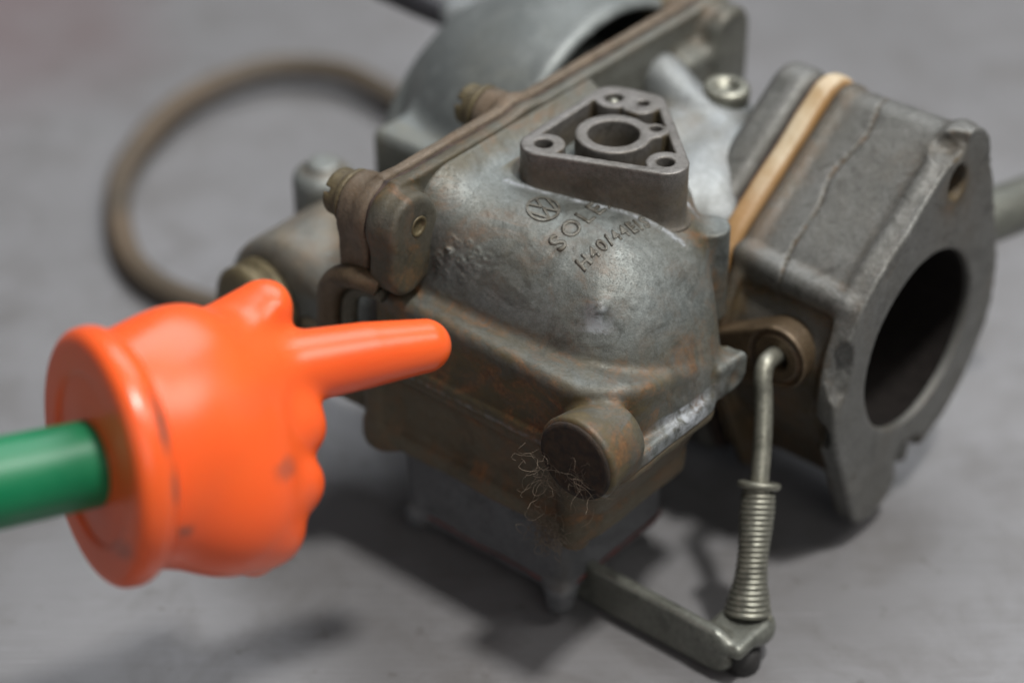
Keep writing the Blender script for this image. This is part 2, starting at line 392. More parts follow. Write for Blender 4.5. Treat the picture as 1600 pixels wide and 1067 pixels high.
# ------------------------------------------------------------------ plain mesh helpers
def frame_of(t):
    t = Vector(t).normalized(); u = t.orthogonal().normalized(); return u, t.cross(u)
def tube(pts, rad, seg=12, smooth_n=6, caps=True):
    """Catmull-Rom tube; rad a number or a list"""
    pts = [Vector(p) for p in pts]
    rr = rad if isinstance(rad, (list, tuple)) else [rad]*len(pts)
    Q, R_ = [], []
    n = len(pts)
    for i in range(n-1):
        p0, p1, p2, p3 = pts[max(i-1, 0)], pts[i], pts[i+1], pts[min(i+2, n-1)]
        for s_ in range(smooth_n):
            t = s_/smooth_n
            Q.append(0.5*((2*p1)+(-p0+p2)*t+(2*p0-5*p1+4*p2-p3)*t*t+(-p0+3*p1-3*p2+p3)*t**3))
            R_.append(rr[i]*(1-t)+rr[i+1]*t)
    Q.append(pts[-1]); R_.append(rr[-1])
    V, Fc = [], []
    u, w_ = frame_of(Q[1]-Q[0])
    for i, q in enumerate(Q):
        t = (Q[min(i+1, len(Q)-1)]-Q[max(i-1, 0)]).normalized()
        u = (u-t*u.dot(t)).normalized(); w_ = t.cross(u)
        for k in range(seg):
            a = 2*pi*k/seg; V.append(q+(u*cos(a)+w_*sin(a))*R_[i])
    for i in range(len(Q)-1):
        for k in range(seg):
            a = i*seg+k; b_ = i*seg+(k+1) % seg
            Fc.append((a, b_, b_+seg, a+seg))
    if caps:
        Fc.append(tuple(range(seg))[::-1]); Fc.append(tuple((len(Q)-1)*seg+k for k in range(seg)))
    return V, Fc
def lathe(prof, o, ax, seg=32):
    """prof: (along, radius) list from origin o along unit axis ax"""
    o = Vector(o); ax = Vector(ax).normalized(); u, w_ = frame_of(ax)
    V, Fc = [], []
    for t, r in prof:
        for k in range(seg):
            a = 2*pi*k/seg; V.append(o+ax*t+(u*cos(a)+w_*sin(a))*r)
    for i in range(len(prof)-1):
        for k in range(seg):
            a = i*seg+k; b_ = i*seg+(k+1) % seg
            Fc.append((a, b_, b_+seg, a+seg))
    Fc.append(tuple(range(seg))[::-1]); Fc.append(tuple((len(prof)-1)*seg+k for k in range(seg)))
    return V, Fc
def mm(name, VF, mat, parent, label=None, smooth=True, attrs=None):
    me = mesh_from(name, np.array([tuple(v) for v in VF[0]]), VF[1], smooth, attrs)
    o = link(name, me, mat, parent, label)
    return o

# ------------------------------------------------------------------ setting: sheet-metal bench top
V = [(-1500, -900, 0), (1500, -900, 0), (1500, 1900, 0), (-1500, 1900, 0)]
V += [(x, y, -20) for x, y, z in V]
bench = mm('workbench_top', ([Vector(v) for v in V], [(0, 1, 2, 3), (7, 6, 5, 4), (0, 4, 5, 1), (1, 5, 6, 2), (2, 6, 7, 3), (3, 7, 4, 0)]), 'bench', None, None, False)
tag(bench, 'dull grey scratched sheet metal bench surface under the carburettor', None, kind='structure')

# ================================================================== CARBURETTOR
# local axes: a = along the bore (towards the throttle end), b = away to the back right, c = up
ORG = Vector((10.604*K, -109.813*K, 0))
carb = empty('carburettor', Matrix.Translation(ORG) @ Matrix.Rotation(radians(-40), 4, 'Z'))
tag(carb, 'grimy old grey cast metal carburettor with round bore, pointed at by the orange hand', 'carburettor')

def dome_top(a, b): return 92.8-0.12*(a+42)
def rcorner(qx, qy, r):
    """two half-planes (negative inside) meeting in a round corner of radius r"""
    return np.sqrt(np.maximum(qx+r, 0)**2+np.maximum(qy+r, 0)**2)-r+np.minimum(np.maximum(qx, qy)+r, 0)
def f_dome(p):
    a, b, c = p
    top = (c-(92.6-0.085*(a+42)-0.0016*np.maximum(a+6, 0)**2+4.4*np.exp(-np.maximum(a+42, 0)/6.5)))*0.97
    k = 10+0.42*np.clip(a+42, 0, 60)
    hh = np.clip(c-62, 0, 40)
    fr = (-1.6+0.05*(a+42)+0.16*hh)-b
    rt = a-(18.2-0.16*hh)
    d = rcorner(fr, rt, 19.0)
    d = smax(d, top, k)
    d = smax(d, a*0.6+b*0.8-38.0, 7)
    d = np.maximum(d, -43.5-a); d = np.maximum(d, 55-c)
    return d
def f_cover(p):
    a, b, c = p
    # shoulder block with a large plan radius at the near right corner
    plan = rcorner(-5.0-b, a-16.6, 15.0)
    plan = smax(plan, a*0.6+b*0.8-36, 5)
    plan = np.maximum(plan, -52-a)
    blk = smax(plan, c-(70.6-0.035*a-0.25*np.maximum(b-4, 0)), 3.0); blk = np.maximum(blk, 52-c)
    d = smin(blk, f_dome(p), 1.8)
    # parting lip
    lip = smax(rcorner(-6.1-b, a-19.5, 5.0), c-56.6, 1.6); lip = smax(lip, a*0.6+b*0.8-34.5, 3)
    lip = np.maximum(np.maximum(lip, -52-a), 53.2-c)
    d = smin(d, lip, 1.4)
    # boss behind the plug
    plug = ext(circ(a, c, 12.6, 59.5, 0)-(9.7-0.14*np.clip(b+11, 0, 15)), b, -11.5, 1.5, 1.2)
    d = smin(d, plug, 1.6)
    q = (a-2.0)**2+(b-8.8)**2+(c-82.5)**2*0.5
    d = d-1.35*np.exp(-q/7.5)-0.25*np.exp(-q/2.0)*wob(p, 2.2, 8)      # casting nub
    d = smin(d, ext(circ(a, b, 1.6, 47.6, 4.5), c, 60, 82.5, 0.5), 2.2)      # round post
    d = smin(d, box(p, (13.0, 30, 53.5), (18.6, 39.5-0.0, 61.5), 1.2)+0.6*wob(p, .7, 14), 2.0)          # little ear on the right
    # ejector marks and casting blisters near the corner
    r = np.random.RandomState(3); tt = (b+c)*0.7071
    for k in range(26):
        ca, ct = -36+r.rand()*11.5, 56.8+r.rand()*9.5
        if k < 4: ca, ct = -36.2+(k % 2)*1.9+(k//2)*1.0, 58.6-(k//2)*2.1
        rr = 0.45+0.35*r.rand()
        q = np.sqrt((a-ca)**2+(tt-ct)**2)
        d = d-np.where(q < rr*2.2, 0.18*np.exp(-((q-rr)/0.30)**2), 0)*(c > 74)*(b < 24)
    d = d-0.05*wob(p, 0.35, 5)-0.04*wob(p, 1.3, 6)
    return d
def st_cover(P, n):
    a, b, c = P
    s_ = 0.95*np.clip((69.0-c)/3, 0, 1)*np.clip((19.2-a)/4, 0, 1)*(1-0.7*np.clip((b-9)/8, 0, 1))          # front wall brown with dried fuel
    s_ = s_+0.30*np.clip((75-c)/4, 0, 1)*np.clip((c-66)/3, 0, 1)
    s_ = s_+0.6*np.exp(-((b-(27+0.38*(a+33)))/3.5)**2)*(c > 80)*(a > -36)   # run-off below the pad
    s_ = s_+0.5*np.exp(-((a+41)/2.5)**2)
    s_ = s_+0.7*np.exp(-((a-17)/6)**2-((b+2)/7)**2)*(c < 66)
    s_ = s_+0.85*np.clip((-3.0-b)/4, 0, 1)*(c < 71)*np.clip((a-1)/3, 0, 1)
    s_ = s_-1.2*np.exp(-((a-19)/4)**2-((b-18)/9)**2)*(c < 59)
    sf = 1.1*np.exp(-((a-18)/5)**2-((b-19)/8)**2)*(c < 58.5)
    sf = sf+0.8*np.exp(-((a-17)/3)**2-((b-6)/3)**2)*(c < 56)
    sf = sf+0.7*np.exp(-((a-2.5)/3)**2-((b-7.5)/3)**2)*(c > 76)
    sf = sf+0.38*np.exp(-((c-54.0)/0.5)**2)*(b < -4.5)
    edge_pad = np.abs(b-(26.5+0.41*(a+33)))                        # bright flash line under the pad
    sf = sf+1.0*np.exp(-((edge_pad-6.0)/0.7)**2)*(c > 84)*(a > -33)*(a < 4)
    return s_, sf
me = surface('float_cover', f_cover, (-47, -14, 51), (23, 60, 96), 0.42, st_cover, 2.0)
cover = link('float_cover', me, 'cover', carb)
cover_bvh = BVHTree.FromPolygons([v.co[:] for v in me.vertices], [p.vertices[:] for p in me.polygons])

# --- raised lettering laid on the cover
def on_cover(a, b):
    h_ = cover_bvh.ray_cast(Vector((a*K, b*K, 0.15)), Vector((0, 0, -1)))
    return h_[0].z/K if h_[0] else 85.0
def lettering(txt, size, a0, b0, ang, hgt, spacing=1.12, xs=1.0, name='raised_letters'):
    cu = bpy.data.curves.new('t', 'FONT'); cu.body = txt; cu.size = size; cu.space_character = spacing
    cu.resolution_u = 3
    cu.offset = 0.10
    o = bpy.data.objects.new('t', cu); COL.objects.link(o)
    dg = bpy.context.evaluated_depsgraph_get(); m0 = bpy.data.meshes.new_from_object(o.evaluated_get(dg))
    bpy.data.objects.remove(o)
    import bmesh
    bm = bmesh.new(); bm.from_mesh(m0)
    bmesh.ops.triangulate(bm, faces=bm.faces[:])
    for _ in range(2):
        es = [e for e in bm.edges if e.calc_length() > 0.8]
        if es: bmesh.ops.subdivide_edges(bm, edges=es, cuts=1)
        bmesh.ops.triangulate(bm, faces=bm.faces[:])
    r = bmesh.ops.extrude_face_region(bm, geom=bm.faces[:])
    topv = set(v for v in r['geom'] if isinstance(v, bmesh.types.BMVert))
    ca, sa = cos(ang), sin(ang)
    rs = random.Random(7)
    for v in bm.verts:
        x, y = v.co.x*xs, v.co.y
        a = a0+x*ca-y*sa; b_ = b0+x*sa+y*ca
        z = on_cover(a, b_)
        wear = 0.75+0.25*sin(x*0.9+1.0)
        up = v in topv
        v.co = Vector((a*K, b_*K, (z+(hgt*wear if up else -0.5))*K))
    bmesh.ops.recalc_face_normals(bm, faces=bm.faces[:])
    me_ = bpy.data.meshes.new(name); bm.to_mesh(me_); bm.free()
    return link(name, me_, 'letters', cover)
# text runs along b, letter tops towards -a
lettering('SOLEX', 5.6, -11.6, 13.0, radians(90), 0.45, 1.30, 1.0)
lettering('H40/44EIS', 4.2, -5.2, 12.6, radians(82), 0.42, 1.30, 0.86)
# round emblem: ring with a V above a W
def stroke(pts, wd, hgt):
    V, Fc = [], []
    for i in range(len(pts)-1):
        (x0, y0), (x1, y1) = pts[i], pts[i+1]
        L_ = math.hypot(x1-x0, y1-y0); nx, ny = -(y1-y0)/L_*wd/2, (x1-x0)/L_*wd/2
        q = [(x0+nx, y0+ny), (x1+nx, y1+ny), (x1-nx, y1-ny), (x0-nx, y0-ny)]
        base = len(V)
        for (x, y) in q:
            z = on_cover(x, y); V.append(Vector((x, y, z-0.4)))
        for (x, y) in q:
            z = on_cover(x, y); V.append(Vector((x, y, z+hgt)))
        Fc += [(base+4, base+5, base+6, base+7)]+[(base+k, base+(k+1) % 4, base+4+(k+1) % 4, base+4+k) for k in range(4)]
    return V, Fc
ec = (-21.4, 19.2); er = 3.4
ring = [(ec[0]+er*cos(t*2*pi/28), ec[1]+er*sin(t*2*pi/28)) for t in range(29)]
Va, Fa = stroke(ring, 0.55, 0.35)
def em(x, y): return (ec[0]-y*er, ec[1]+x*er)
for pl in ([em(-.38, .9), em(0, .12), em(.38, .9)], [em(-.85, .42), em(-.42, -.85), em(0, -.02), em(.42, -.85), em(.85, .42)]):
    v2, f2 = stroke(pl, 0.55, 0.35); n0 = len(Va)
    Va += v2; Fa += [tuple(i+n0 for i in q) for q in f2]
mm('round_emblem', (Va, Fa), 'letters', cover, smooth=False)

# --- triangular mounting pad
PQ = [(-28.8, 28.2), (-4.4, 38.6), (-23.0, 55.6), (-29.8, 53.6)]
def f_pad(p):
    a, b, c = p
    quad = poly2(a, b, PQ)
    tri = quad-5.0
    flare = 1.1*np.exp(-np.maximum(c-(dome_top(a, b)-1.4), 0)/0.8)
    out = ext(tri-flare, c, 80, 100, 0.35)
    inner = quad-2.7
    cs = [circ(a, b, *q, 4.4) for q in ((-28.5, 28.3), (-4.2, 38.6), (-29.6, 53.4), (-23.6, 55.0))]
    bosses = cs[0]
    for q in cs[1:]: bosses = np.minimum(bosses, q)
    ringc = (-20.0, 41.0)
    rb = smin(circ(a, b, *ringc, 8.3), circ(a, b, -14.2, 47.6, 3.0), 1.5)
    hollow = np.maximum(np.maximum(inner, -bosses), -rb)
    out = smax(out, -np.maximum(hollow, 92.0-c), 0.5)
    for (x, y, r_) in ((-28.8, 28.2, 1.9), (-4.4, 38.6, 1.9), (-29.6, 53.4, 2.0), (-23.2, 55.6, 1.3), (-14.4, 48.6, 1.3), (*ringc, 5.5)):
        out = smax(out, -np.maximum(circ(a, b, x, y, r_), 91.0-c), 0.4)
    return out-0.04*wob(p, 1.1, 9)
me = surface('mounting_pad', f_pad, (-42, 16, 84), (9, 68, 101), 0.36, lambda P, n: 0.45*np.clip((98.5-P[2])/3, 0, 1), 1.4)  # side walls painted darker, mostly shade put into the colour
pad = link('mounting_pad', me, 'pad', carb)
mm('plug_ball', lathe([(0, .3), (0.4, 1.2), (1.2, 1.6), (2.0, 1.2), (2.4, .3)], (-29.6, 53.4, 97.2), (0, 0, 1), 16), 'steel', pad)

# --- plug face on the corner boss
def wavy_disc():
    prof = [(0, 8.9), (0.5, 8.7), (0.62, 7.6), (0.35, 7.1), (0.42, 4.0), (0.2, 0.2)]
    return lathe(prof, (12.6, -11.55, 59.5), (0, -1, 0), 40)
mm('corner_plug', wavy_disc(), 'plugface', carb, 'black tarry round plug face crusted with dirt')

# --- float bowl (brown tier under the cover)
def f_bowl(p):
    a, b, c = p
    dr = np.clip(53-c, 0, 30)
    pl = rcorner(-4.6-b+0.06*dr, a-(18.6-0.48*dr), 5.0)
    pl = np.maximum(pl, -50-a+0.0*dr); pl = smax(pl, a*0.6+b*0.8-34+0.2*dr, 4)
    d = smax(smax(pl, c-53.0, 1.0), 31.0+0.0*a-c, 3.5)
    rim = smax(rcorner(-5.3-b, a-19.3, 5.0), np.abs(c-51.8)-1.0, 0.8); rim = np.maximum(smax(rim, a*0.6+b*0.8-34.5, 3), -50-a)
    d = smin(d, rim, 2.2)
    fl = smax(smax(-5.6-b, a-11.0, 7), np.abs(c-33.5)-2.2, 1.5); fl = np.maximum(np.maximum(fl, -52-a), a*0.6+b*0.8-30)
    d = smin(d, fl, 3.0)
    d = smin(d, ext(circ(a, b, 5.5, -2.6, 3.2), c, 28.5, 46, 1.0), 2.0)     # drain lug at the corner
    d = smin(d, ext(circ(a, b, -48, -3, 4.5), c, 30, 52, 1.0), 3.0)
    d = smin(d, box(p, (-78, -1, 31), (-46, 16, 51), 4), 4)
    return d-0.15*wob(p, 0.35, 11)-0.05*wob(p, 1.4, 12)
me = surface('float_bowl', f_bowl, (-80, -10, 26), (22, 54, 54), 0.5, lambda P, n: 0.3+0.0*P[0], 2.0)
link('float_bowl', me, 'bowl', carb, 'oily brown middle tier of the float chamber')

# --- lower sump
def f_sump(p):
    a, b, c = p
    dr = np.clip(31-c, 0, 30)
    pl = smax(smax(0.0-b+0.05*dr, a-1.2+0.04*dr, 4.5), smax(-47-a+0.04*dr, b-37, 4.5), 3)
    d = smax(smax(pl, c-33, 1), 6.4-c, 2.2)
    d = smin(d, ext(circ(a, b, -1.8, 2.2, 3.0), c, 3.0, 9, 1.0), 3.0)
    d = smin(d, ext(circ(a, b, -44, 3, 3.0), c, 5.0, 9, 1.0), 3.0)
    return d-0.08*wob(p, 0.4, 21)
me = surface('sump', f_sump, (-50, -4, 2), (5, 47, 33), 0.6, None, 2.0)
sump = link('sump', me, 'sump', carb, 'plain dark grey box at the bottom of the float chamber')
def f_red(p):
    a, b, c = p
    pl = smax(smax(-0.15-b+1.1, a-0.75, 4.5), smax(-46.6-a, b-37.4, 4.5), 3)
    return np.maximum(pl, np.abs(c-9.4-0.18*np.sin(a*0.3))-0.42)
link('red_gasket', surface('red_gasket', f_red, (-50, -2, 8), (4, 47, 11), 0.35), 'redline', sump)

# --- vertical joint flange with its gasket
def outline(b, c, c_top=98.0):
    r = np.maximum(np.maximum(-2.0-b, b-113.0), np.maximum(c-c_top+0.0, 58-c))
    r = np.minimum(r, circ(b, c, 84, 50, 42))
    r = smin(r, circ(b, c, -1.8, 90.0, 7.6), 2.5)
    r = smin(r, circ(b, c, 108.0, 91.0, 7.0), 3)
    r = smin(r, circ(b, c, 40.0, 92.0, 6.2), 3)
    return r
def f_flr(p):
    a, b, c = p
    d = ext(outline(b, c), a, -45.4, -42.4, 0.7)
    # thick lug reaching down at the near corner, with a tapped hole
    lug = smin(circ(b, c, -2.4, 90.2, 7.0), circ(b, c, -4.2, 79.0, 4.8), 6)
    lug = np.maximum(smin(lug, box((b, c, a*0), (-9, 76, -9), (4.5, 92, 9), 4), 3), -99)
    lg = ext(lug, a, -45.4, -38.0, 1.6)
    d = smin(d, lg, 2.0)
    lg2 = ext(box((b, c, a*0), (102, 73, -9), (115.5, 97.5, 9), 6), a, -45.4, -36.0, 2.0); d = smin(d, lg2, 2.5)
    d = smin(d, box(p, (-44, 92, 62), (-37, 110, 90), 3), 4)
    d = smax(d, -np.maximum(circ(b, c, -1.3, 89.6, 1.9), -42-a), 0.5)
    return d-0.08*wob(p, 0.7, 31)
me = surface('joint_flange', f_flr, (-46, -12, 40), (-33, 127, 99), 0.6, lambda P, n: 0.55*np.clip((45-P[1])/30, 0, 1)+0.35*(P[1] < 8)*np.clip((88-P[2])/10, 0, 1)+0.3*np.clip((P[2]-95)/2, 0, 1))
fl_r = link('joint_flange', me, 'plate', carb, 'dirt filmed joint flange with tapped corner lug')
mm('threaded_hole', lathe([(0, 2.35), (0.25, 2.45), (0.45, 2.2), (0.3, 1.5), (-2.0, 1.3), (-2.1, 0.1)], (-38.3, -1.3, 89.6), (1, 0, 0), 20), 'brass', fl_r)
def f_fll(p):
    a, b, c = p
    d = ext(outline(b, c, 98.3), a, -49.0, -46.4, 0.7)
    lg = ext(smin(circ(b, c, -2.2, 90.2, 7.0), box((b, c, a*0), (-9, 73, -9), (2, 90, 9), 3), 3), a, -54.6, -46.4, 1.2); d = smin(d, lg, 2.0)
    d = smin(d, ext(circ(b, c, 40.0, 93.2, 5.8), a, -55, -46.4, 1.0), 2)
    d = smin(d, ext(circ(b, c, 108, 91, 6.5), a, -54, -46.4, 1.0), 2)
    return d-0.08*wob(p, 0.7, 33)
me = surface('joint_flange', f_fll, (-56, -12, 40), (-46, 127, 99), 0.6, lambda P, n: 0.4*np.clip(n[2], 0, 1)+0.4*(P[1] < 8)*np.clip((88-P[2])/10, 0, 1))
link('joint_flange', me, 'flange', carb)
me = surface('flange_gasket', lambda p: ext(outline(p[1], p[2], 97.5)+0.2+0.25*wob(p, 1.2, 35), p[0], -46.8, -45.0, 0.1), (-47, -12, 40), (-45, 127, 99), 0.55)
link('flange_gasket', me, 'gasket', carb)

# flange screws: round slotted heads on the left face
def screw(o, ax, r, mat='brass'):
    pr = [(0, r*1.12), (0.9, r*1.15), (1.0, r*0.98), (1.2, r), (4.2, r), (5.0, r*0.86), (5.2, r*0.2)]
    s_ = mm('flange_screw', lathe(pr, o, ax, 28), mat, carb)
    # slot as a dark recessed bar: a raised pair of halves
    return s_
def f_screw_head(p, o, r):
    a, b, c = p
    d = ext(circ(b, c, o[1], o[2], r), a, o[0]-5.2, o[0], 0.8)
    d = smin(d, ext(circ(b, c, o[1], o[2], r*1.2), a, o[0]-0.9, o[0]+0.3, 0.2), 0.3)
    sl = np.maximum(np.abs((b-o[1])*0.5+(c-o[2])*0.866)-0.65, a-(o[0]-3.4))
    return smax(d, -sl, 0.2)
for o_, r_ in (((-55.0, -2.2, 90.4), 5.3), ((-55.4, 40.0, 93.2), 4.8), ((-54.4, 108, 91), 4.8)):
    me = surface('flange_screw', lambda p, o_=o_, r_=r_: f_screw_head(p, o_, r_), (o_[0]-6, o_[1]-8, o_[2]-8), (o_[0]+1, o_[1]+8, o_[2]+8), 0.4)
    link('flange_screw', me, 'brass', carb)

# --- main body between the joint flange and the throttle end
def f_body(p):
    a, b, c = p
    d = ext(circ(b, c, 84, 50, 31+0.0*a), a, -43, -10, 1)
    d = smin(d, box(p, (-43, 40, 40), (-12, 74, 80), 8), 10)
    d = smin(d, capsule(p, (-42, 88, 86), (-16, 82, 78), 6.0, 5.0), 7)
    d = smin(d, ext(circ(a, b, -25.5, 91, 6.0), c, 70, 84.5, 1.2), 4)
    d = smin(d, capsule(p, (-20, 74, 76), (-8, 66, 70), 6.5, 6), 6)
    d = smin(d, box(p, (-30, 42, 30), (2, 76, 58), 6), 8)
    d = smin(d, capsule(p, (-44, 66, 84), (-30, 74, 80), 5.5, 5), 6)
    return d-0.10*wob(p, 0.4, 41)
me = surface('venturi_body', f_body, (-44, 36, 14), (18, 118, 93), 0.75)
link('venturi_body', me, 'body', carb)
mm('cap_screw', lathe([(0, 5.4), (3.6, 5.6), (4.6, 5.0), (4.7, 2.8), (3.2, 2.6), (3.1, 0.1)], (-25.5, 91, 84.2), (0, 0, 1), 28), 'steel', carb)
# --- lozenge-shaped throttle end
def uneven(x, y, c0, r0, c1, r1):
    c0 = np.array(c0, float); c1 = np.array(c1, float); L_ = np.linalg.norm(c1-c0); u = (c1-c0)/L_
    px = np.abs((x-c0[0])*(-u[1])+(y-c0[1])*u[0]); py = (x-c0[0])*u[0]+(y-c0[1])*u[1]
    bb = (r0-r1)/L_; aa = np.sqrt(1-bb*bb); k = -px*bb+py*aa
    return np.where(k < 0, np.sqrt(px**2+py**2)-r0, np.where(k > aa*L_, np.sqrt(px**2+(py-L_)**2)-r1, px*aa+py*bb-r0))
BC = (84.0, 48.0)
def lozenge(b, c, grow=0.0):
    return np.minimum(uneven(b, c, BC, 33.5+grow, (97.5, 87.5), 8+grow), uneven(b, c, BC, 33.5+grow, (70.5, 13.0), 7.5+grow))
def f_rim(p):
    a, b, c = p
    d = ext(lozenge(b, c, 0.3), a, -15.5, -5.4, 3.4)
    d = smax(d, -np.maximum(circ(b, c, *BC, 21.5), -100-a), 0.5)
    return d-0.10*wob(p, 0.5, 45)
me = surface('body_flange', f_rim, (-14, 45, 3), (-2, 121, 98), 0.8, lambda P, n: 0.5*np.clip((P[0]+7)/4, 0, 1))
link('body_flange', me, 'throttle', carb)
def f_ins(p):
    a, b, c = p
    d = ext(lozenge(b, c, 0.9-5*np.clip((58-c)/4, 0, 1)), a, -4.4, 0.9, 1.9)
    d = smin(d, capsule(p, (-1.6, 61.0, 64.5), (-1.6, 57.0, 58), 2.6), 1.5)
    d = smax(d, -circ(b, c, *BC, 21.5), 0.5)
    return d-0.15*wob(p, 0.6, 46)
me = surface('insulating_spacer', f_ins, (-6, 45, 3), (3, 121, 98), 0.7, lambda P, n: 0.85*np.exp(-((P[2]-73)/11)**2)+0.28+1.0*np.clip(np.abs(P[0]+1.7)-1.6, 0, 1)+0.25*wob(P, 0.3, 77))
link('insulating_spacer', me, 'insul', carb, 'cream coloured spacer stained amber between the flanges')
me = surface('spacer_gasket', lambda p: np.minimum(ext(lozenge(p[1], p[2], -1.6), p[0], 0.4, 2.4, 0.2), ext(lozenge(p[1], p[2], -1.3), p[0], -5.8, -4.0, 0.2)), (-7, 45, 3), (3, 121, 98), 0.7)
link('spacer_gasket', me, 'gasket', carb)

def f_thr(p):
    a, b, c = p
    u = np.clip((a-2)/33, 0, 1)
    up = lozenge(b, c, -0.6+0.5*u)
    low = circ(b, c, *BC, 30.5)       # waisted below the flange
    upper = smax(up, 66-c, 3)
    bodyd = smin(smin(upper, low, 4), np.maximum(lozenge(b, c, -7), -1e3), 3)
    body = ext(bodyd, a, 1.9, 32, 1.0)
    face = ext(lozenge(b, c, 0.6), a, 30.0, 35.2, 0.7)
    neck = ext(lozenge(b, c, 0.0), a, 1.9, 4.5, 1.0)
    d = smin(smin(body, face, 3.0), neck, 2.0)
    # rib running along the body on the near side
    d = smin(d, capsule(p, (3, 60.0, 69.5), (31, 58.5, 68.5), 2.9), 1.6)
    crack = np.abs(a-(13+2.2*wob(p, 0.16, 71)))-0.16
    d = smax(d, -np.maximum(crack, np.maximum(-0.45-up, 62-c)), 0.5)
    # bore and bolt hole
    d = smax(d, -circ(b, c, *BC, 21.8), 0.8)
    d = smax(d, -np.maximum(circ((b-93)*1.0, (c-85.2)*.85, 0, 0, 3.5), 24-a), 0.8)
    # broken and chipped flange edge
    ch = 1.5*wob(p, 0.55, 51)+0.25*wob(p, 1.5, 52)
    e1 = np.sqrt(((b-90)*.8)**2+(c-95.5)**2+((a-33)*0.9)**2)-(4.2+ch)
    e2 = np.sqrt((b-51.0)**2+(c-56)**2*0.35+(a-36)**2)-(4.2+ch)
    e3 = np.sqrt((b-52)**2+(c-40)**2*0.5+((a-30.0))**2)-(3.5+ch)
    e4 = np.sqrt((b-86)**2*0.4+(c-9)**2*0.4+(a-36)**2)-(5.0+1.5*ch)
    for e in (e1, e2, e3, e4): d = smax(d, -e, 0.6)
    rg = np.clip(((a-26)/8), 0, 1)*(np.abs(lozenge(b, c)) < 3)
    d = d-rg*(0.22*wob(p, 0.9, 53)+0.08*wob(p, 3.0, 54))
    return d-0.10*wob(p, 0.35, 47)
def st_thr(P, n):
    a, b, c = P
    return 0.7*np.clip((66-c)/16, 0, 1)*(a < 31)+0.5*np.exp(-((a-3)/4)**2)+0.9*np.exp(-((b-93)**2+(c-83)**2)/30)-0.0
me = surface('throttle_body', f_thr, (1, 44, 3), (36, 122, 98), 0.62, st_thr, 1.8)
thr = link('throttle_body', me, 'throttle', carb, 'chipped grey throttle body with large round bore')
# throttle plate and its spindle deep in the bore
def f_plate(p):
    a, b, c = p; s_, co_ = sin(0.5), cos(0.5)
    x = (a-1)*co_+(c-48)*s_; 
    return np.maximum(np.maximum(np.abs(x)-0.8, circ(b, c, *BC, 21.6)), -100)
link('bore_lining', surface('bore_lining', lambda p: np.maximum(np.abs(circ(p[1], p[2], *BC, 21.9))-0.7, np.abs(p[0]-11.5)-22), (-11, 60, 24), (34, 108, 72), 0.6), 'dark', carb, 'matte black inside of the bore')  # thin matte black sleeve set inside the bore
link('throttle_plate', surface('throttle_plate', f_plate, (-16, 60, 24), (18, 108, 72), 0.7), 'lugbrown', carb)
mm('throttle_spindle', tube([(1, 62.5, 48), (1, 84, 48), (1, 105.5, 48)], 3.2, 16, 2), 'brass', carb)
mm('plate_screw', lathe([(0, 2.6), (1.4, 2.6), (2.2, 1.8), (2.3, .1)], (4.0, 76, 48), (1, 0, 0), 16), 'brass', carb)
mm('bore_screw', lathe([(0, 2.6), (2.5, 2.6), (3.2, 1.6), (3.3, .1)], (26, 71.5, 29.5), (0.1, .6, .8), 16), 'steel', carb)
# liner wall so that the bore reads as a deep pipe
mm('spindle_end', tube([(18, 114, 53), (23, 135, 51.5), (26, 150, 50)], [6.2, 6.6, 6.6], 20, 3), 'arm', carb)
mm('spindle_nut', lathe([(0, 7.2), (3.6, 7.2), (4.0, 6.4), (4.1, 1)], (21.2, 120, 53), (0.12, 0.98, 0), 6), 'steel', carb, smooth=False)

# --- intake bell at the back left
def f_int(p):
    a, b, c = p
    r = 41.5-0.010*np.maximum(-62-a, 0)**2
    d = ext(circ(b, c, 84, 60, 0)-r, a, -100, -53.5, 3)
    ins_ = ext(circ(b, c, 84, 60, 0)-(r-3), a, -98, -40, 1)
    d = smax(d, -ins_, 1)
    d = np.minimum(d, ext(circ(b, c, 84, 52, 34), a, -100, -50, 1))
    d = smin(d, box(p, (-91, 40, 57), (-51, 62, 75.5), 2.4), 3.0)
    d = smin(d, box(p, (-88, 46, 40), (-50, 62, 62), 3), 3.0)
    return d-0.10*wob(p, 0.25, 61)
me = surface('air_intake', f_int, (-104, 36, 16), (-50, 128, 103), 1.0, lambda P, n: 0.25*(P[1] < 47))
link('air_intake', me, 'intake', carb, 'large smooth blue grey rounded air intake bell')
mm('cable_connector', tube([(-110, 90, 79), (-119.6, 89.4, 80), (-133, 89, 80.5)], [3.2, 3.6, 3.2], 16, 3), 'connector', carb)
mm('connector_socket', tube([(-94, 96, 76), (-103, 93, 79), (-111, 90, 79)], [5.5, 5.5, 4.8], 16, 3), 'body', carb)

# --- side housing low on the left
def f_hous(p):
    a, b, c = p
    d = smax(ext(circ(a, c, -84, 45, 19), b, 2, 30, 3), -200-a, 1)
    d = smin(d, box(p, (-90, 2, 34), (-52, 30, 64), 7), 6)
    d = smin(d, box(p, (-70, 8, 50), (-52, 30, 76), 4), 6)
    d = smin(d, capsule(p, (-72, 22, 64), (-56, 22, 76), 7, 6), 5)
    return d-0.10*wob(p, 0.3, 65)
me = surface('pump_housing', f_hous, (-105, -2, 22), (-50, 34, 84), 0.9, lambda P, n: 0.5*np.clip((50-P[2])/12, 0, 1)+0.35*np.clip((-62-P[0])/12, 0, 1)*(P[2] > 55))
link('pump_housing', me, 'housing', carb)
prof = [(-2, 11.5), (0.5, 11.5), (1.0, 10.3), (2.2, 10.3), (2.6, 11.2), (4.6, 11.2), (5.0, 9.8), (6.3, 9.8), (6.8, 10.6), (9.0, 10.4), (9.8, 8.6), (9.9, .3)]
mm('knurled_cap', lathe(prof, (-88, 3.0, 47.5), (-0.15, -1, 0.1), 40), 'brass', carb)
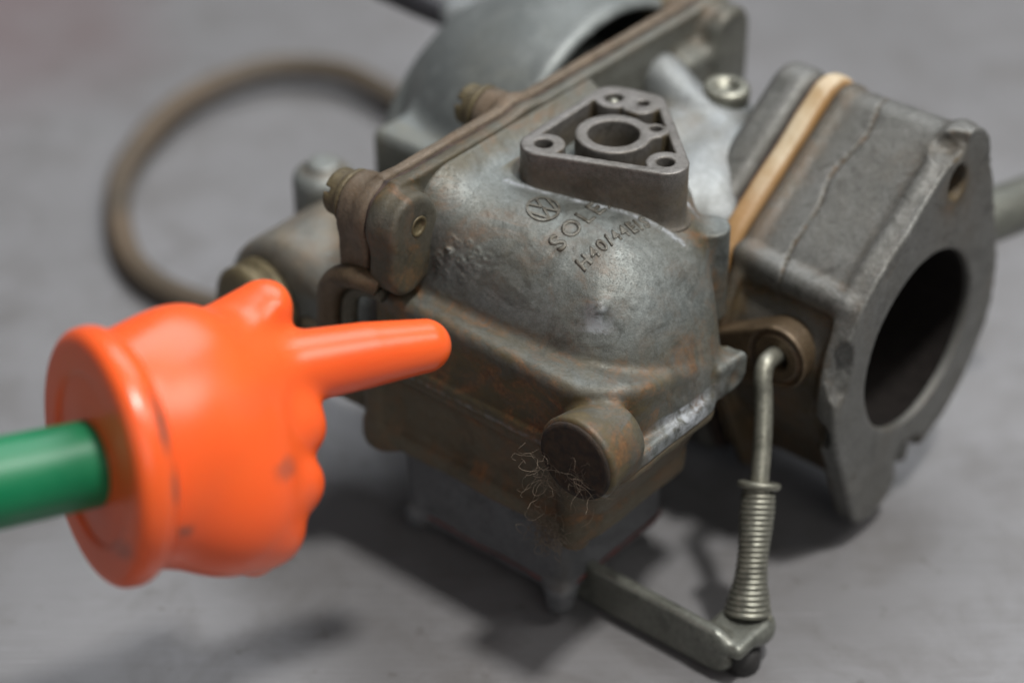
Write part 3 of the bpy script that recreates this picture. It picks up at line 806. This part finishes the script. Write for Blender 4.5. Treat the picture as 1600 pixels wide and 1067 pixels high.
def f_cap(p):
    a, b, c = p
    d = ext(circ(a, b, -97, 30, 7.5), c, 40, 67, 3)
    d = smin(d, ext(circ(a, b, -97, 30, 4), c, 40, 69, 1), 2)
    return d
link('lift_stud', surface('lift_stud', f_cap, (-106, 21, 38), (-88, 39, 71), 0.9), 'housing', carb)

# --- bent edge of the side seal at the corner below the lug
mm('bent_tube', tube([(-43.5, -8.2, 76), (-47.5, -9.5, 77.0), (-53, -9.5, 75.0), (-57.0, -9, 70.5), (-58.6, -8.5, 64.5), (-59.4, -8, 56), (-59.6, -7, 47)], [2.4, 2.6, 2.8, 2.9, 2.7, 2.7, 2.7], 14, 6), 'lugbrown', carb)
mm('bent_tube', tube([(-44.0, -6.2, 72.5), (-49, -6.8, 72.5), (-53.0, -6.6, 69.5), (-54.6, -6.4, 64.0), (-55.0, -6, 54), (-55.2, -5.6, 46)], [1.8, 1.9, 2.0, 2.0, 1.9, 1.9], 14, 6), 'lug', carb)

# --- linkage: lug, rod, washer, spring, arm
def f_lug(p):
    a, b, c = p
    d2 = uneven(a, c, (19.0, 54.0), 7.6, (3.0, 47.5), 6.0)
    d = ext(d2, b, 50.2, 58, 0.9)
    d = smax(d, -np.maximum(np.abs(circ(a, c, 19.0, 54.0, 6.3))-0.5, b-51.0), 0.4)
    d = smax(d, -np.maximum(circ(a, c, 19.0, 54.0, 2.9), b-57), 0.4)
    d = smin(d, ext(circ(a, c, 8.0, 47.3, 2.9), b, 48.0, 54, 0.5), 0.6)
    return d
link('pump_lever', surface('pump_lever', f_lug, (-4, 46, 40), (29, 60, 64), 0.42), 'lugbrown', carb)
rod_pts = [(18.8, 57.0, 53.6), (19.0, 50.0, 55.0), (19.6, 45.6, 55.4), (20.6, 43.2, 53.2), (21.8, 42.2, 49.5), (24.8, 38.4, 42.5), (28.6, 32.4, 34.2), (32.6, 25.8, 22.5), (36.0, 20.0, 9.5)]
mm('link_rod', tube(rod_pts, 2.05, 16, 6), 'steel', carb)
def rod_at(t0):
    a = Vector((28.6, 32.4, 34.2)); b_ = Vector((33.0, 25.2, 22.0)); c_ = Vector((36.2, 19.6, 8.5))
    return (a*(1-t0)**2+b_*2*t0*(1-t0)+c_*t0**2)
def rod_dir(t0): return (rod_at(min(t0+.02, 1))-rod_at(max(t0-.02, 0))).normalized()
mm('spring_washer', lathe([(0, 2.3), (0, 4.4), (0.5, 4.8), (1.3, 4.6), (1.6, 4.0), (1.6, 2.3)], rod_at(0)-rod_dir(0)*1.0, rod_dir(0), 28), 'steel', carb)
pts = []
NT = 24
for i in range(NT*16+1):
    t = i/(NT*16); t = t+0.012*sin(t*21)+0.006*sin(t*47+1); t = min(max(t, 0), 1); o_ = rod_at(0.02+0.93*t); d_ = rod_dir(0.02+0.93*t)
    u = Vector((0, 0, 1)).cross(d_).normalized(); v = d_.cross(u)
    r_ = 3.0+0.25*sin(t*9)+(1.6*max(0, t-0.74)/0.26 if t > 0.74 else 0)
    an = t*NT*2*pi
    pts.append(o_+(u*cos(an)+v*sin(an))*r_)
mm('coil_spring', tube(pts, 0.72, 8, 1), 'steel', carb)
def f_arm(p):
    a, b, c = p
    d = ext(box((a, c, b*0), (-6, 1.2, -9), (38.5, 12.4, 9), 4.0), b, 8.4, 11.6, 1.2)
    tab = box(p, (30.5, 8.6, 7.0), (42.0, 22, 10.6), 1.7)
    d = smin(d, tab, 1.6)
    d = smin(d, ext(circ(a, b, 36.4, 19.5, 6.2), c, 6.2, 9.0, 0.8), 1.2)
    d = smin(d, capsule(p, (33, 11, 8), (37, 11, 3.5), 1.8, 1.4), 2)
    return d
link('pump_arm', surface('pump_arm', f_arm, (-4, 6, 1), (45, 28, 13), 0.45), 'arm', carb, 'olive grey bent strip arm carrying the spring')
mm('rubber_foot', lathe([(0, 3.6), (0.6, 4.4), (4.6, 4.2), (5.6, 2.5)], (38.0, 15.5, 0.15), (0, 0, 1), 20), 'rubber', carb)

# --- fluff caught under the plug
rs = random.Random(12)
Vf, Ff = [], []
def strand(start, n, step, rad, pull):
    global Vf, Ff
    p = Vector(start); d = Vector((rs.uniform(-1, 1), rs.uniform(-1, 1), rs.uniform(-1, 1))).normalized(); q = [p.copy()]
    c0 = Vector(start)
    for _ in range(n):
        d = (d+Vector((rs.gauss(0, .26), rs.gauss(0, .2), rs.gauss(0, .26)))+(c0-p)*pull).normalized()
        p = p+d*step
        if p.y > -12.3 and p.z > 50: p.y = -12.3-abs(rs.gauss(0, .15))
        elif p.y > -7.6 and p.z <= 50: p.y = -7.6-abs(rs.gauss(0, .2))
        q.append(p.copy())
    V_, F_ = tube(q, rad, 3, 2, False); n0 = len(Vf)
    Vf += V_; Ff += [tuple(i+n0 for i in f_) for f_ in F_]
for _ in range(34): strand((rs.gauss(4.6, .8), -12.3, rs.gauss(51.5, 3.2)), 12, .7, .032, .08)
for _ in range(26): strand((rs.gauss(15, 2.6), -12.3, rs.gauss(55.5, 2.0)), 9, .7, .03, .05)
for _ in range(110): strand((rs.gauss(3.6, 1.7), -8.9, rs.gauss(34.5, 1.8)), 13, .55, .048, .16)
for _ in range(8): strand((rs.gauss(3.4, .5), -9.5, rs.gauss(47, 3)), 13, .8, .05, .06)
fl = mm('dust_fluff', (Vf, Ff), 'fluff', None)
fl.matrix_world = carb.matrix_world.copy()
tag(fl, 'tuft of pale brown dust fluff and hair clinging below the round corner plug', 'fluff', kind='stuff')

# ================================================================== CORD LOOP behind
TC = lambda a, b, c: Vector((10.604, -109.813, 0))+Vector((a*cos(radians(40))+b*sin(radians(40)), -a*sin(radians(40))+b*cos(radians(40)), c))
lp = [(-150, 138), (-170, 143), (-189, 147), (-209, 146), (-226, 131), (-229, 100), (-214, 65), (-190, 42), (-166, 32), (-140, 36), (-122, 52), (-116, 76), (-122, 104), (-134, 127), (-150, 138), (-170, 143)]
ptsl = [TC(x, y, 4.2+2.5*max(0, sin(i*0.45))) for i, (x, y) in enumerate(lp)]
V_, F_ = tube(ptsl, 3.7, 14, 8)
rg = mm('rubber_ring', (V_, F_), 'cord', None)
tag(rg, 'large dusty brown rubber cord loop lying on the bench behind the carburettor', 'rubber ring')

# ================================================================== POINTER HAND ON A STICK
ex_ = Vector((0.8483, 0.5095, -0.1441)); ey_ = Vector((-0.2011, 0.5619, 0.8024)); ez_ = Vector((0.4898, -0.6517, 0.5791))
Mh = Matrix(((ex_.x, ey_.x, ez_.x, -0.07494), (ex_.y, ey_.y, ez_.y, -0.15964), (ex_.z, ey_.z, ez_.z, 0.085835), (0, 0, 0, 1)))
hand = empty('hand_pointer', Mh)
tag(hand, 'orange plastic pointing hand on a green stick, index finger towards the carburettor', 'hand pointer')
def f_hand(p):
    x, y, z = p
    # palm and back of the hand: a rounded outline, inflated
    d = smin(ell(p, (5, 0, -1), (20, 21.8, 18.5)), ell(p, (19, 1.5, -1), (17, 24.0, 15.5)), 9)
    d = smin(d, ell(p, (25, -5, -1.5), (12.0, 18, 13)), 8)
    d = smin(d, ell(p, (23, -14, -1.5), (12, 12, 12.5)), 7)
    # index finger, long taper
    d = smin(d, capsule(p, (34, 9.3, -1), (57, 8.9, -.3), 7.6, 6.5), 7)
    d = np.minimum(d, capsule(p, (57, 8.9, -.3), (69.8, 8.4, 0), 6.5, 5.4))
    # thumb: lifted, its flat pad turned up and to the viewer
    th = capsule(p, (27, 16.5, -3), (38.4, 21.6, -3), 8.0, 6.0)
    th = smax(th, ((x-33)*-0.332+(y-19.2)*0.724+(z+3)*0.604)-4.6, 2.6)
    d = smin(d, th, 3.8)
    # curled fingers: three rounded knuckles
    kn = smin(capsule(p, (37.8, -1.8, -9), (37.8, -1.8, 1), 6.6), capsule(p, (35.4, -12.2, -9), (35.4, -12.2, 1), 6.3), 2.2)
    kn = smin(kn, capsule(p, (29.6, -20.2, -9), (29.6, -20.2, 0), 6.2), 2.2)
    d = smin(d, kn, 4.0)
    # curled tips underneath, on the palm side
    d = smin(d, capsule(p, (22, -21, -10), (27, -25.0, -4), 3.2), 2)
    return d
me = surface('hand', f_hand, (0, -30, -22), (79, 32, 22), 0.7)
link('hand', me, 'orange', hand, 'glossy orange hand with extended index finger and folded fingers')
def f_cuff(p):
    x, y, z = p
    r = np.sqrt(y*y+z*z)
    d = ext(r-24.2, x, -2.4, 3.4, 2.4)
    d = smin(d, ext(r-21.5, x, 1, 6, 2), 5)
    d = smax(d, -ext(r-16.0, x, -9, -1.7, 0.6), 0.8)
    return d
me = surface('cuff', f_cuff, (-4, -26, -26), (11, 26, 26), 0.7)
link('cuff', me, 'orange', hand, 'round orange cuff ring scuffed with grey marks')
mm('stick', lathe([(-130, 8.7), (-60, 8.7), (-1.0, 8.1), (1, 8.1)], (0, -0.6, 0), (1, 0.0, 0.0), 48), 'green', hand, 'bright green round stick')

for o in bpy.data.objects:
    if o.type == 'MESH' and o.name.startswith(('flange_screw', 'spindle_nut')): pass
print('tris', sum(len(o.data.polygons)*2 for o in bpy.data.objects if o.type == 'MESH'))
